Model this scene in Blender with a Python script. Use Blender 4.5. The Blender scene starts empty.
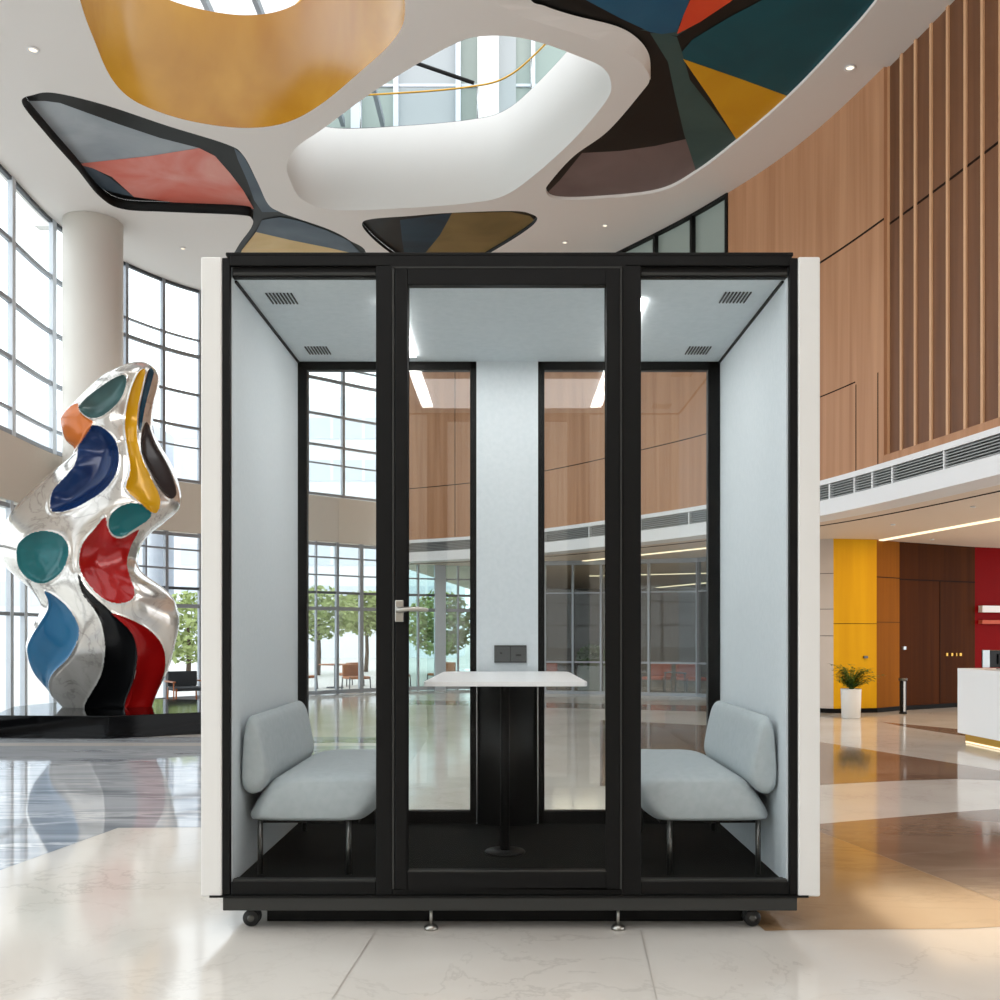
import bpy, math, random
import numpy as np
from mathutils import Vector, geometry
random.seed(7)
SC = bpy.context.scene
COL = SC.collection
F, CX, HY, H = 990.0, 508.0, 632.0, 1.0      # focal length (px), principal point, eye height (m)

# ------------------------------------------------------------------ helpers
def at_z(px, py, Z):            # point of the horizontal plane Z seen at a pixel
    Y = F * (Z - H) / (HY - py)
    return ((px - CX) * Y / F, Y)
def at_y(px, py, Y):            # point at distance Y
    return ((px - CX) * Y / F, Y, H + (HY - py) * Y / F)
def lin(c): return tuple((x/12.92 if x <= .04045 else ((x+.055)/1.055)**2.4) for x in c)
def rgb(r, g, b): return lin((r/255, g/255, b/255))

class MB:
    def __init__(s): s.v=[]; s.f=[]; s.m=[]; s.sm=[]
    def add(s, vs, fs, mi=0, smooth=False):
        n=len(s.v); s.v+= [tuple(v) for v in vs]
        for f in fs: s.f.append(tuple(i+n for i in f)); s.m.append(mi); s.sm.append(smooth)
        return s
    def box(s, x0,x1,y0,y1,z0,z1, mi=0):
        vs=[(x0,y0,z0),(x1,y0,z0),(x1,y1,z0),(x0,y1,z0),(x0,y0,z1),(x1,y0,z1),(x1,y1,z1),(x0,y1,z1)]
        return s.add(vs,[(0,3,2,1),(4,5,6,7),(0,1,5,4),(1,2,6,5),(2,3,7,6),(3,0,4,7)],mi)
    def prism(s, poly, z0, z1, mi=0, smooth=False):
        n=len(poly)
        vs=[(x,y,z0) for x,y in poly]+[(x,y,z1) for x,y in poly]
        tri=geometry.tessellate_polygon([[Vector((x,y,0)) for x,y in poly]])
        s.add(vs,[(i,(i+1)%n,n+(i+1)%n,n+i) for i in range(n)],mi,smooth)
        s.add(vs,[tuple(t) for t in tri]+[tuple(n+i for i in t) for t in tri],mi)
        return s
    def flat(s, polys, z, mi=0):      # polys[0] outline, the rest holes
        vs=[(x,y,z) for p in polys for x,y in p]
        tri=geometry.tessellate_polygon([[Vector((x,y,0)) for x,y in p] for p in polys])
        return s.add(vs,[tuple(t) for t in tri],mi)
    def ring(s, poly, z0, z1, mi=0, smooth=True, closed=True):
        n=len(poly); vs=[(x,y,z0) for x,y in poly]+[(x,y,z1) for x,y in poly]
        return s.add(vs,[(i,(i+1)%n,n+(i+1)%n,n+i) for i in range(n if closed else n-1)],mi,smooth)
    def lathe(s, prof, c=(0,0,0), n=28, mi=0, smooth=True, axis='z'):
        vs=[];fs=[];k=len(prof)
        for i in range(n):
            a=2*math.pi*i/n
            for r,z in prof:
                if axis=='z': vs.append((c[0]+r*math.cos(a),c[1]+r*math.sin(a),c[2]+z))
                elif axis=='x': vs.append((c[0]+z,c[1]+r*math.cos(a),c[2]+r*math.sin(a)))
                else: vs.append((c[0]+r*math.cos(a),c[1]+z,c[2]+r*math.sin(a)))
        for i in range(n):
            j=(i+1)%n
            for q in range(k-1): fs.append((i*k+q,j*k+q,j*k+q+1,i*k+q+1))
        s.add(vs,fs,mi,smooth)
        s.add(vs,[tuple(i*k for i in range(n))[::-1],tuple(i*k+k-1 for i in range(n))],mi)
        return s
    def cyl(s, c, r, h, n=24, mi=0, axis='z'):
        return s.lathe([(r,0),(r,h)],c,n,mi,True,axis)
    def tube(s, path, r, n=10, mi=0, closed=False):
        P=[Vector(p) for p in path]; vs=[];fs=[];k=len(P)
        for i,p in enumerate(P):
            a=P[(i-1)%k] if (closed or i>0) else P[i]; b=P[(i+1)%k] if (closed or i<k-1) else P[i]
            t=(b-a).normalized(); up=Vector((0,0,1)) if abs(t.z)<.95 else Vector((0,1,0))
            u=t.cross(up).normalized(); w=u.cross(t).normalized()
            rr=r[i] if isinstance(r,(list,tuple)) else r
            for q in range(n):
                g=2*math.pi*q/n; vs.append(p+u*rr*math.cos(g)+w*rr*math.sin(g))
        for i in range(k if closed else k-1):
            j=(i+1)%k
            for q in range(n): fs.append((i*n+q,i*n+(q+1)%n,j*n+(q+1)%n,j*n+q))
        s.add(vs,fs,mi,True)
        if not closed: s.add(vs,[tuple(range(n))[::-1],tuple((k-1)*n+q for q in range(n))],mi)
        return s
    def rings(s, R, mi=0, smooth=True, caps=True):
        n=len(R[0]); vs=[p for r in R for p in r]; fs=[]
        for i in range(len(R)-1):
            for q in range(n): fs.append((i*n+q,i*n+(q+1)%n,(i+1)*n+(q+1)%n,(i+1)*n+q))
        if caps: fs+= [tuple(range(n))[::-1],tuple((len(R)-1)*n+q for q in range(n))]
        return s.add(vs,fs,mi,smooth)
    def sweep(s, pts, o0, o1, z0, z1, mi=0, smooth=False, caps=True):   # band along a plan polyline, offset to its right
        N=normals(pts); vs=[]
        for (x,y),(nx,ny) in zip(pts,N):
            for o,z in ((o0,z0),(o1,z0),(o1,z1),(o0,z1)): vs.append((x+nx*o,y+ny*o,z))
        fs=[]
        for i in range(len(pts)-1):
            for q in range(4): fs.append((i*4+q,i*4+(q+1)%4,(i+1)*4+(q+1)%4,(i+1)*4+q))
        s.add(vs,fs,mi,smooth)
        if caps: s.add(vs,[(0,1,2,3),tuple(len(vs)-4+i for i in (3,2,1,0))],mi)
        return s
    def post(s, p, t, w, o0, o1, z0, z1, mi=0):      # upright on a plan curve: point p, tangent t
        nx,ny=t[1],-t[0]; a=[(p[0]+t[0]*q*w/2+nx*o,p[1]+t[1]*q*w/2+ny*o) for q,o in ((-1,o0),(1,o0),(1,o1),(-1,o1))]
        return s.prism(a,z0,z1,mi)
    def build(s, name, mats, parent=None, bevel=0, seg=2, tags=None):
        off=Vector((0,0,0)); p=parent
        while p is not None: off+=p.location; p=p.parent
        me=bpy.data.meshes.new(name)
        me.from_pydata([(x-off.x,y-off.y,z-off.z) for x,y,z in s.v],[],s.f)
        for m in (mats if isinstance(mats,(list,tuple)) else [mats]): me.materials.append(m)
        me.polygons.foreach_set('material_index',s.m); me.polygons.foreach_set('use_smooth',s.sm)
        import bmesh
        bm=bmesh.new(); bm.from_mesh(me); bmesh.ops.remove_doubles(bm,verts=bm.verts,dist=1e-5)
        bmesh.ops.recalc_face_normals(bm,faces=bm.faces); bm.to_mesh(me); bm.free()
        o=bpy.data.objects.new(name,me); COL.objects.link(o); o.parent=parent
        if bevel:
            b=o.modifiers.new('bevel','BEVEL'); b.width=bevel; b.segments=seg; b.limit_method='ANGLE'; b.angle_limit=.7
            b.harden_normals=False
        if tags: tag(o,*tags)
        return o
def normals(pts):
    N=[]
    for i in range(len(pts)):
        a=pts[max(i-1,0)]; b=pts[min(i+1,len(pts)-1)]
        dx,dy=b[0]-a[0],b[1]-a[1]; l=math.hypot(dx,dy); N.append((dy/l,-dx/l))
    return N
def tag(o,label,cat,group=None):
    o['label']=label; o['category']=cat
    if group: o['group']=group
    return o
def thing(name,label,cat,loc,group=None):
    o=bpy.data.objects.new(name,None); o.empty_display_size=.1; COL.objects.link(o); o.location=loc
    return tag(o,label,cat,group)
def st(o): o['kind']='structure'; return o
def plabel(o,l): o['label']=l; return o
def copy_tree(o,loc=None,rz=0,label=None,parent=None):
    c=o.copy(); COL.objects.link(c); c.parent=parent
    if loc is not None: c.location=loc; c.rotation_euler=(0,0,rz)
    if label: c['label']=label
    for ch in list(o.children): copy_tree(ch,parent=c)
    return c
def spline(P, n=8, closed=True):
    P=[np.array(p,float) for p in P]; k=len(P); out=[]
    for i in range(k if closed else k-1):
        g=lambda j: P[j%k] if closed else P[min(max(j,0),k-1)]
        a,b,c,d=g(i-1),g(i),g(i+1),g(i+2)
        for q in range(n):
            t=q/n
            out.append(tuple(.5*((2*b)+(-a+c)*t+(2*a-5*b+4*c-d)*t*t+(-a+3*b-3*c+d)*t**3)))
    if not closed: out.append(tuple(P[-1]))
    return out

# ------------------------------------------------------------------ materials
def mat(name, col, rough=.5, metal=0, spec=.5, var=None, coat=0, bump=0, emit=None, estr=0):
    m=bpy.data.materials.new(name); m.use_nodes=True; nt=m.node_tree; b=nt.nodes['Principled BSDF']
    b.inputs['Base Color'].default_value=(*col,1); b.inputs['Roughness'].default_value=rough
    b.inputs['Metallic'].default_value=metal; b.inputs['Specular IOR Level'].default_value=spec
    if coat: b.inputs['Coat Weight'].default_value=coat; b.inputs['Coat Roughness'].default_value=.04
    if emit: b.inputs['Emission Color'].default_value=(*emit,1); b.inputs['Emission Strength'].default_value=estr
    if var:   # (scale vec3, second colour, detail, distortion, lo, hi)
        sc,c2,det,dist,lo,hi=var
        tc=nt.nodes.new('ShaderNodeTexCoord'); mp=nt.nodes.new('ShaderNodeMapping'); no=nt.nodes.new('ShaderNodeTexNoise')
        cr=nt.nodes.new('ShaderNodeValToRGB'); mp.inputs['Scale'].default_value=sc
        no.inputs['Scale'].default_value=1; no.inputs['Detail'].default_value=det; no.inputs['Distortion'].default_value=dist
        cr.color_ramp.elements[0].position=lo; cr.color_ramp.elements[1].position=hi
        cr.color_ramp.elements[0].color=(*col,1); cr.color_ramp.elements[1].color=(*c2,1)
        nt.links.new(tc.outputs['Object'],mp.inputs['Vector']); nt.links.new(mp.outputs['Vector'],no.inputs['Vector'])
        nt.links.new(no.outputs['Fac'],cr.inputs['Fac']); nt.links.new(cr.outputs['Color'],b.inputs['Base Color'])
        if bump:
            bp=nt.nodes.new('ShaderNodeBump'); bp.inputs['Strength'].default_value=bump; bp.inputs['Distance'].default_value=.01
            nt.links.new(no.outputs['Fac'],bp.inputs['Height']); nt.links.new(bp.outputs['Normal'],b.inputs['Normal'])
    return m
def marble(name, base, cloud, vein, sc=1.2, stretch=(1,1,1), rough=.1, vw=.035, va=.6, dist=1.2):
    m=mat(name,base,rough,0,.5); nt=m.node_tree; b=nt.nodes['Principled BSDF']; N=nt.nodes.new; L=nt.links.new
    tc=N('ShaderNodeTexCoord'); mp=N('ShaderNodeMapping'); mp.inputs['Scale'].default_value=stretch
    mp.inputs['Rotation'].default_value=(0,0,.5); L(tc.outputs['Object'],mp.inputs['Vector'])
    n1=N('ShaderNodeTexNoise'); n1.inputs['Scale'].default_value=sc; n1.inputs['Detail'].default_value=8; n1.inputs['Distortion'].default_value=dist
    n2=N('ShaderNodeTexNoise'); n2.inputs['Scale'].default_value=sc*1.7; n2.inputs['Detail'].default_value=6; n2.inputs['Roughness'].default_value=.62; n2.inputs['Distortion'].default_value=dist*.6
    for n in (n1,n2): L(mp.outputs['Vector'],n.inputs['Vector'])
    sub=N('ShaderNodeMath'); sub.operation='SUBTRACT'; sub.inputs[1].default_value=.5; L(n2.outputs['Fac'],sub.inputs[0])
    ab=N('ShaderNodeMath'); ab.operation='ABSOLUTE'; L(sub.outputs[0],ab.inputs[0])
    r=N('ShaderNodeMapRange'); r.inputs['From Min'].default_value=0; r.inputs['From Max'].default_value=vw
    r.inputs['To Min'].default_value=va; r.inputs['To Max'].default_value=0; L(ab.outputs[0],r.inputs['Value'])
    r1=N('ShaderNodeMapRange'); r1.inputs['From Min'].default_value=.35; r1.inputs['From Max'].default_value=.65; L(n1.outputs['Fac'],r1.inputs['Value'])
    mx=N('ShaderNodeMix'); mx.data_type='RGBA'; mx.inputs['A'].default_value=(*base,1); mx.inputs['B'].default_value=(*cloud,1); L(r1.outputs['Result'],mx.inputs['Factor'])
    ml=N('ShaderNodeMath'); ml.operation='MULTIPLY'; L(r.outputs['Result'],ml.inputs[0]); L(r1.outputs['Result'],ml.inputs[1])
    m2=N('ShaderNodeMix'); m2.data_type='RGBA'; m2.inputs['B'].default_value=(*vein,1); L(mx.outputs['Result'],m2.inputs['A']); L(ml.outputs[0],m2.inputs['Factor'])
    L(m2.outputs['Result'],b.inputs['Base Color'])
    return m
def glass(name, tint, ior, rough=0):
    m=bpy.data.materials.new(name); m.use_nodes=True; nt=m.node_tree; nt.nodes.remove(nt.nodes['Principled BSDF'])
    t=nt.nodes.new('ShaderNodeBsdfTransparent'); g=nt.nodes.new('ShaderNodeBsdfGlossy'); f=nt.nodes.new('ShaderNodeFresnel'); x=nt.nodes.new('ShaderNodeMixShader')
    t.inputs[0].default_value=(*tint,1); g.inputs['Roughness'].default_value=rough; f.inputs['IOR'].default_value=ior
    ge=nt.nodes.new('ShaderNodeNewGeometry'); iv=nt.nodes.new('ShaderNodeMath'); iv.operation='SUBTRACT'; iv.inputs[0].default_value=1; ml=nt.nodes.new('ShaderNodeMath'); ml.operation='MULTIPLY'
    nt.links.new(ge.outputs['Backfacing'],iv.inputs[1]); nt.links.new(f.outputs[0],ml.inputs[0]); nt.links.new(iv.outputs[0],ml.inputs[1])   # one reflection per pane
    nt.links.new(ml.outputs[0],x.inputs[0]); nt.links.new(t.outputs[0],x.inputs[1]); nt.links.new(g.outputs[0],x.inputs[2])
    nt.links.new(x.outputs[0],nt.nodes['Material Output'].inputs['Surface']); return m
def emis(name,col,s):
    m=bpy.data.materials.new(name); m.use_nodes=True; nt=m.node_tree; nt.nodes.remove(nt.nodes['Principled BSDF'])
    e=nt.nodes.new('ShaderNodeEmission'); e.inputs[0].default_value=(*col,1); e.inputs[1].default_value=s
    nt.links.new(e.outputs[0],nt.nodes['Material Output'].inputs['Surface']); return m

M={}
M['ceil']=mat('white plaster',rgb(226,222,219),.6)
M['wellwhite']=mat('smooth white plaster',rgb(222,222,220),.5)
M['yellowpaint']=mat('ochre lacquer',rgb(148,98,8),.25,0,.4,((.7,.7,.7),rgb(180,136,46),5,.6,.4,.75),0)
M['band']=mat('beige plaster',rgb(216,207,194),.6)
M['column']=mat('off white plaster',rgb(224,220,212),.55,0,.4,((1,1,.5),rgb(214,208,200),4,.3,.4,.7))
M['alu']=mat('pale aluminium',rgb(150,156,164),.4,.4)
M['fin']=mat('silver fin',rgb(205,212,220),.35,.2)
M['darkalu']=mat('dark aluminium',rgb(70,76,82),.4,.3)
M['winglass']=glass('window glass',(.96,.99,1),1.42)
M['shopglass']=glass('shop glass',(.84,.88,.87),1.5)
M['boothglass']=glass('booth front glass',(.985,.99,.99),1.18)
M['rearglass']=glass('booth rear glass',(.95,.965,.96),2.05)
M['aquaglass']=glass('aqua glass',(.74,.87,.86),1.5)
M['railglass']=glass('balustrade glass',(.86,.93,.94),1.35)
M['wood']=mat('oak veneer',rgb(190,143,108),.45,0,.25,((9,9,.35),rgb(166,118,84),6,.4,.3,.7))
M['woodslot']=mat('walnut veneer',rgb(122,82,56),.5,0,.3,((9,9,.35),rgb(98,64,42),6,.4,.3,.7))
M['batten']=mat('oak batten',rgb(214,172,134),.45,0,.3,((14,14,.4),rgb(198,152,114),5,.3,.3,.7))
M['seam']=mat('dark joint',rgb(34,22,15),.8,0,.1)
M['fascia']=mat('white fascia',rgb(232,233,235),.45)
M['soffit']=mat('cream plaster',rgb(222,206,190),.6)
M['grille']=mat('grille metal',rgb(150,152,152),.45,.3)
M['grilledark']=mat('grille slots',rgb(92,93,93),.7)
M['black']=mat('black powder coat',rgb(11,11,11),.5,0,.2)
M['graphite']=mat('graphite powder coat',rgb(56,56,54),.5,0,.2)
M['cover']=mat('dark satin cover',rgb(30,30,29),.4,0,.4)
M['blackfloor']=mat('black carpet tile',rgb(16,17,15),.85,0,.1,((30,30,30),rgb(24,25,22),3,0,.4,.7))
M['boothwhite']=mat('white laminate',rgb(232,231,228),.4)
M['felt']=mat('pale blue grey felt',rgb(212,219,223),.85,0,.2,((60,60,60),rgb(206,214,218),3,0,.35,.7))
M['feltceil']=mat('blue grey felt',rgb(212,220,224),.9,0,.15,((40,40,40),rgb(205,214,218),3,0,.35,.7))
M['cloth']=mat('grey blue wool',rgb(180,188,191),.9,0,.2,((45,45,45),rgb(172,181,184),3,0,.35,.7),0,.04)
M['steel']=mat('brushed steel',rgb(176,174,168),.32,1)
M['darksteel']=mat('gunmetal',rgb(92,92,90),.3,.9)
M['tablewhite']=mat('white laminate top',rgb(238,239,240),.35)
M['socket']=mat('charcoal plastic',rgb(78,80,80),.5)
M['socketdark']=mat('black plastic',rgb(24,24,24),.5)
M['led']=emis('white led',(1,.98,.95),14)
M['ledwarm']=emis('warm led',(1,.84,.56),1.5)
M['lampw']=emis('downlight lamp',(1,.86,.66),1.6)
M['rubber']=mat('black rubber',rgb(14,14,15),.5)
M['floor']=marble('cream marble',rgb(224,220,213),rgb(214,208,200),rgb(176,169,161),1.3,(1,1,1),.1,.018,.4,.6)
M['greymarble']=marble('grey marble',rgb(190,194,199),rgb(142,147,154),rgb(232,233,235),1.1,(.35,1.6,1),.045,.05,.9,2)
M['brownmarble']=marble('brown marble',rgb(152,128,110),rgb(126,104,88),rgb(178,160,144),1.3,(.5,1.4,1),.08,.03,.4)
M['tanmarble_warmlit']=marble('tan marble with painted warm reflection',rgb(182,150,114),rgb(168,134,98),rgb(136,106,78),1.2,(.6,1.2,1),.09,.03,.5)  # tan tile with warm reflected light put into its colour
M['joint']=mat('floor joint',rgb(176,170,162),.4)
M['plinth']=mat('black granite',rgb(6,6,7),.07,0,.16)
M['paving']=mat('pale paving',rgb(205,204,200),.8)
M['whitedesk']=mat('white solid surface',rgb(240,241,243),.3)
M['brass']=mat('brass',rgb(206,160,72),.3,.9)
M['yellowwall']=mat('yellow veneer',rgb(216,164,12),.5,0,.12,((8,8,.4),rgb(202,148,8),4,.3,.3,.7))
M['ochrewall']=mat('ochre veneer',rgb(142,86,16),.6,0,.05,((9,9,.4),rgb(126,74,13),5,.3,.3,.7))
M['brownwall']=mat('dark walnut',rgb(74,38,12),.6,0,.04,((9,9,.35),rgb(58,29,9),6,.4,.3,.7))
M['redwall']=mat('red lacquer',rgb(122,2,4),.5,0,.05)
M['stonewall']=mat('grey stone',rgb(206,196,188),.5,0,.4,((2,2,2),rgb(194,184,176),5,.3,.3,.7))
M['baseb']=mat('black skirting',rgb(12,11,10),.6,0,.1)
M['pot']=mat('white ceramic',rgb(222,221,218),.4)
M['soil']=mat('potting soil',rgb(58,44,34),.9)
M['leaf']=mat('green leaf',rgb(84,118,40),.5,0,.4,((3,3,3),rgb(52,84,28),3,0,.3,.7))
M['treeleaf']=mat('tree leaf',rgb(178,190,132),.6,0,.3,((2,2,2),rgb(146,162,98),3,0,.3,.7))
M['bark']=mat('bark',rgb(92,76,62),.8)
M['chairwood']=mat('honey oak',rgb(176,104,52),.4,0,.4,((10,10,2),rgb(150,84,40),4,.3,.3,.7))
M['coral']=mat('coral fabric',rgb(196,92,70),.8)
M['darkcushion']=mat('charcoal cushion',rgb(44,50,56),.7)
M['build']=mat('pale facade',rgb(226,230,236),.7)
M['buildwin']=mat('facade glass',rgb(202,210,220),.3)
M['shopwall']=mat('warm grey plaster',rgb(122,114,106),.7)
M['frost']=mat('frosted green glass',rgb(150,162,156),.25)
M['uppergrey']=mat('grey panel',rgb(164,171,174),.4)
M['screen']=mat('monitor back',rgb(16,17,19),.2,0,.3)
M['plate']=mat('satin silver',rgb(190,196,200),.25,.7)
# sculpture
def body_mat():
    m=marble('polished silver marble',rgb(222,219,214),rgb(200,196,190),rgb(120,116,112),1.6,(1,1,1),.1,.03,.7)
    b=m.node_tree.nodes['Principled BSDF']; b.inputs['Metallic'].default_value=.6; b.inputs['Roughness'].default_value=.12
    b.inputs['Coat Weight'].default_value=.6; b.inputs['Coat Roughness'].default_value=.03; return m
M['sbody']=body_mat()
def enamel(n,c,c2=None):
    return mat(n,tuple(x*.85 for x in c),.2,.1,.28,((1.5,1.5,1.5),c2 or tuple(x*.6 for x in c),3,.4,.35,.7),.15)
E=dict(tealgrey=enamel('teal grey enamel',rgb(74,116,116),rgb(60,78,78)),orange=enamel('orange enamel',rgb(222,122,52)),
 blue=enamel('deep blue enamel',rgb(20,58,112),rgb(12,34,78)),yellow=enamel('yellow enamel',rgb(226,168,20)),
 navy=enamel('petrol enamel',rgb(22,62,84)),brown=enamel('umber enamel',rgb(58,50,50)),red=enamel('red enamel',rgb(178,22,20),rgb(140,10,12)),
 teal=enamel('teal enamel',rgb(22,112,118),rgb(26,88,92)),cyan=enamel('cerulean enamel',rgb(0,98,142),rgb(0,74,114)),black=enamel('black enamel',rgb(14,15,17)))
# ceiling paint
def paint(n,c,c2): return mat(n,c,.4,0,.15,((1.1,1.1,1.1),c2,6,.8,.35,.68))
A=dict(black=paint('black paint',rgb(12,12,13),rgb(20,21,21)),slate=paint('slate paint',rgb(140,149,158),rgb(176,183,189)),
 coral=paint('coral paint',rgb(214,104,88),rgb(226,160,150)),navy=paint('slate blue paint',rgb(66,80,94),rgb(88,100,112)),
 tan=paint('straw paint',rgb(204,172,112),rgb(218,190,138)),olive=paint('bronze paint',rgb(112,94,58),rgb(134,114,74)),
 petrol=paint('petrol paint',rgb(36,70,90),rgb(24,48,62)),teal=paint('deep teal paint',rgb(8,70,82),rgb(12,80,92)),
 green=paint('dark green paint',rgb(52,76,76),rgb(62,86,84)),yellow=paint('mustard paint',rgb(206,148,16),rgb(214,160,34)),
 blue=paint('marine paint',rgb(28,80,112),rgb(38,92,120)),red=paint('vermilion paint',rgb(214,62,34),rgb(222,80,46)),
 plum=paint('plum grey paint',rgb(104,88,86),rgb(122,106,104)),)

# ------------------------------------------------------------------ plan curves
LP=[(-4.2,-6),(-4.5,-1),(-4.85,3),(-5.15,6),(-5.36,9),(-5.44,10.6),(-5.52,12.2),(-5.18,13.4),(-4.51,14.5),(-3.15,15.55),(-2.2,16.45),(-1.2,17.05),(-.3,17.35)]
RP=[(-2.0,16.3),(-.6,15.45),(.53,14.3),(1.5,12.95),(2.39,11.5),(3.09,9.8),(3.58,7.2),(3.85,4.5),(3.95,0),(3.9,-6)]
LC=spline(LP,12,False); RC=spline(RP,12,False)
def pxs(c): return [CX+F*x/max(y,.3) for x,y in c]
def cut_left(p0,p1):          # part of the left curve between two image columns
    P=pxs(LC); return [c for c,p in zip(LC,P) if c[1]>1 and p0<=p<=p1]
def on_curve(C,px,ymin=5):
    best=None
    for i in range(len(C)-1):
        (x0,y0),(x1,y1)=C[i],C[i+1]
        if min(y0,y1)<ymin: continue
        a,b=CX+F*x0/y0-px,CX+F*x1/y1-px
        if a*b<=0:
            t=a/(a-b) if a!=b else 0; l=math.hypot(x1-x0,y1-y0)
            best=((x0+(x1-x0)*t,y0+(y1-y0)*t),((x1-x0)/l,(y1-y0)/l)); break
    return best
ZC=6.0

# ------------------------------------------------------------------ floor
inner=LC[:-1]
fl=MB()
fl.flat([[(-8,-6.5),(9,-6.5),(9,27),(-1.5,27)]+[(x-.35,y+.2) for x,y in LC[::-1] if y>9]+[(-8,9)]],0,0)
def inlay(pp,mi,z): fl.flat([[at_z(x,y,0) for x,y in pp]],z,mi)
inlay([(-60,892),(118,828),(380,826),(380,746),(-60,746)],1,.0008)
inlay([(-60,743),(380,743),(380,737),(-60,737)],1,.0008)
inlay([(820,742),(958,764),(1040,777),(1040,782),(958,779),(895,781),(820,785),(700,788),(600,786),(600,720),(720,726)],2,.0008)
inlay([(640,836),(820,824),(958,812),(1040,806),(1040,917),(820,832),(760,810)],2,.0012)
inlay([(690,780),(820,832),(1040,917),(1040,925),(960,929),(820,930),(765,931),(735,905)],3,.0008)  # tan inlay, also paints the warm reflection on the floor
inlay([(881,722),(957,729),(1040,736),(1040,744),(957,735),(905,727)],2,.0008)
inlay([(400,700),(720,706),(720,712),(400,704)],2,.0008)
for a,b,c,d in ((376,930,331,1000),(640,930,656,1000)):
    inlay([(a,b),(a+1.2,b),(c+1.5,d),(c,d)],4,.0015)
st(fl.build('floor',[M['floor'],M['greymarble'],M['brownmarble'],M['tanmarble_warmlit'],M['joint']]))
g=MB(); g.box(-60,60,-30,90,-.3,-.05); st(g.build('ground',M['paving']))

# ------------------------------------------------------------------ left curtain wall
wl=MB(); wl.sweep(LC[:-14],-.35,.02,2.44,3.16); st(wl.build('wall_left',M['band']))
PX_U=[-700,-420,-260,-150,-60,12,53,92,126,163,200,237,272,307,343,378]
def curtain(name,C,z0,z1,trans,mull,dep_=.03,gl='winglass'):
    r=bpy.data.objects.new(name,None); COL.objects.link(r); st(r)
    f=MB()
    for z,h,mi in trans: f.sweep(C,-.03,.015,z-h*.4,z+h*.4,mi)
    for px,w,mi in mull:
        q=on_curve(C,px,2)
        if q: f.post(q[0],q[1],w,-dep_,dep_*.8,z0,z1,mi)
    st(f.build('frame',[M['alu'],M['fin'],M['darkalu']],r))
    p=MB(); p.sweep(C,-.012,-.004,z0,z1,0); st(p.build('pane',M[gl],r))
    return r
i92=min(range(len(LC)),key=lambda i: abs((pxs(LC)[i] if LC[i][1]>5 else 9e9)-93))
i386=min(range(len(LC)),key=lambda i: abs((pxs(LC)[i] if LC[i][1]>5 else 9e9)-388))
curtain('window_1',LC[:i92+1],3.16,ZC,[(5.98,.05,2),(5.30,.06,0),(4.63,.06,0),(4.01,.06,0),(3.45,.04,0),(3.19,.06,0)],[(p,.09,1) for p in PX_U if p<92])
curtain('window_2',LC[i92:i386+1],3.16,ZC,[(5.98,.05,2),(5.26,.03,0),(5.02,.06,0),(4.46,.045,0),(3.97,.045,0),(3.68,.025,0),(3.19,.05,0)],[(p,.05,0) for p in PX_U if p>100])
curtain('window_3',LC[:i92+1],0,2.44,[(2.38,.06,0),(1.9,.05,0),(1.2,.05,0),(.05,.1,2)],[(p,.08,1) for p in (-700,-420,-260,-150,-60,10,24,53)])
W4=[(2.4,.06,0),(2.19,.03,0),(1.91,.03,0),(1.63,.05,2),(1.375,.07,0),(.04,.08,0)]
curtain('window_8',LC[i386:],0,2.44,W4,[(398,.04,0),(418,.03,0),(440,.2,1),(458,.03,0),(472,.05,0)],.03,'aquaglass')
curtain('window_4',LC[i92:i386+1],0,2.44,[(2.4,.06,0),(2.19,.03,0),(1.91,.03,0),(1.63,.05,2),(1.375,.07,0),(.04,.08,0)],
        [(p,w,mi) for p,w,mi in ((126,.05,0),(145,.03,0),(166,.05,0),(200,.05,0),(237,.05,0),(272,.05,0),(316,.02,0),(337,.05,0),(361,.07,0),(378,.03,0))])
# round column
cb=MB(); cb.cyl((-5.07,12.1,0),.345,ZC-.002,48); st(cb.build('column',M['column']))

# ------------------------------------------------------------------ right wood wall, fascia, soffit
q=on_curve(RC,884); sp=q[0]
ib=next(i for i,c in enumerate(RC) if c[1]<sp[1])
ig=on_curve(RC,728)[0]; igi=next(i for i,c in enumerate(RC) if c[1]<ig[1])
wr=MB()
wr.sweep(RC[:igi]+[ig],-.15,0,2.49,5.28)
wr.sweep([ig]+RC[igi:ib]+[sp],-.15,0,2.49,ZC)
wr.sweep([sp]+RC[ib:],-.2,-.05,2.49,ZC,1)
wr.sweep([sp]+RC[ib:],-.05,.012,2.49,2.56)
wr.sweep([ig]+RC[igi:ib]+[sp],0,.002,4.645,4.665,2); wr.sweep([sp]+RC[ib:],-.05,-.047,4.6,4.62,2)
wr.sweep(RC[:ib-2],0,.002,3.32,3.332,2)
for px,z0,z1 in ((856,2.49,3.3),(640,2.49,5.28),(455,2.49,5.28),(878,2.5,3.32)):
    t=on_curve(RC,px); wr.post(t[0],t[1],.012,0,.002,z0,z1,2)
wr=st(wr.build('wall_right',[M['wood'],M['woodslot'],M['seam']]))
for px in (884,897,911,926.5,943,960.5,977.5,995.5,1014,1034,1056,1080,1106):
    t=on_curve(RC,px)
    b=MB(); b.post(t[0],t[1],.03,-.055,-.034,2.555,ZC); st(b.build('batten',M['batten'],wr))
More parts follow.
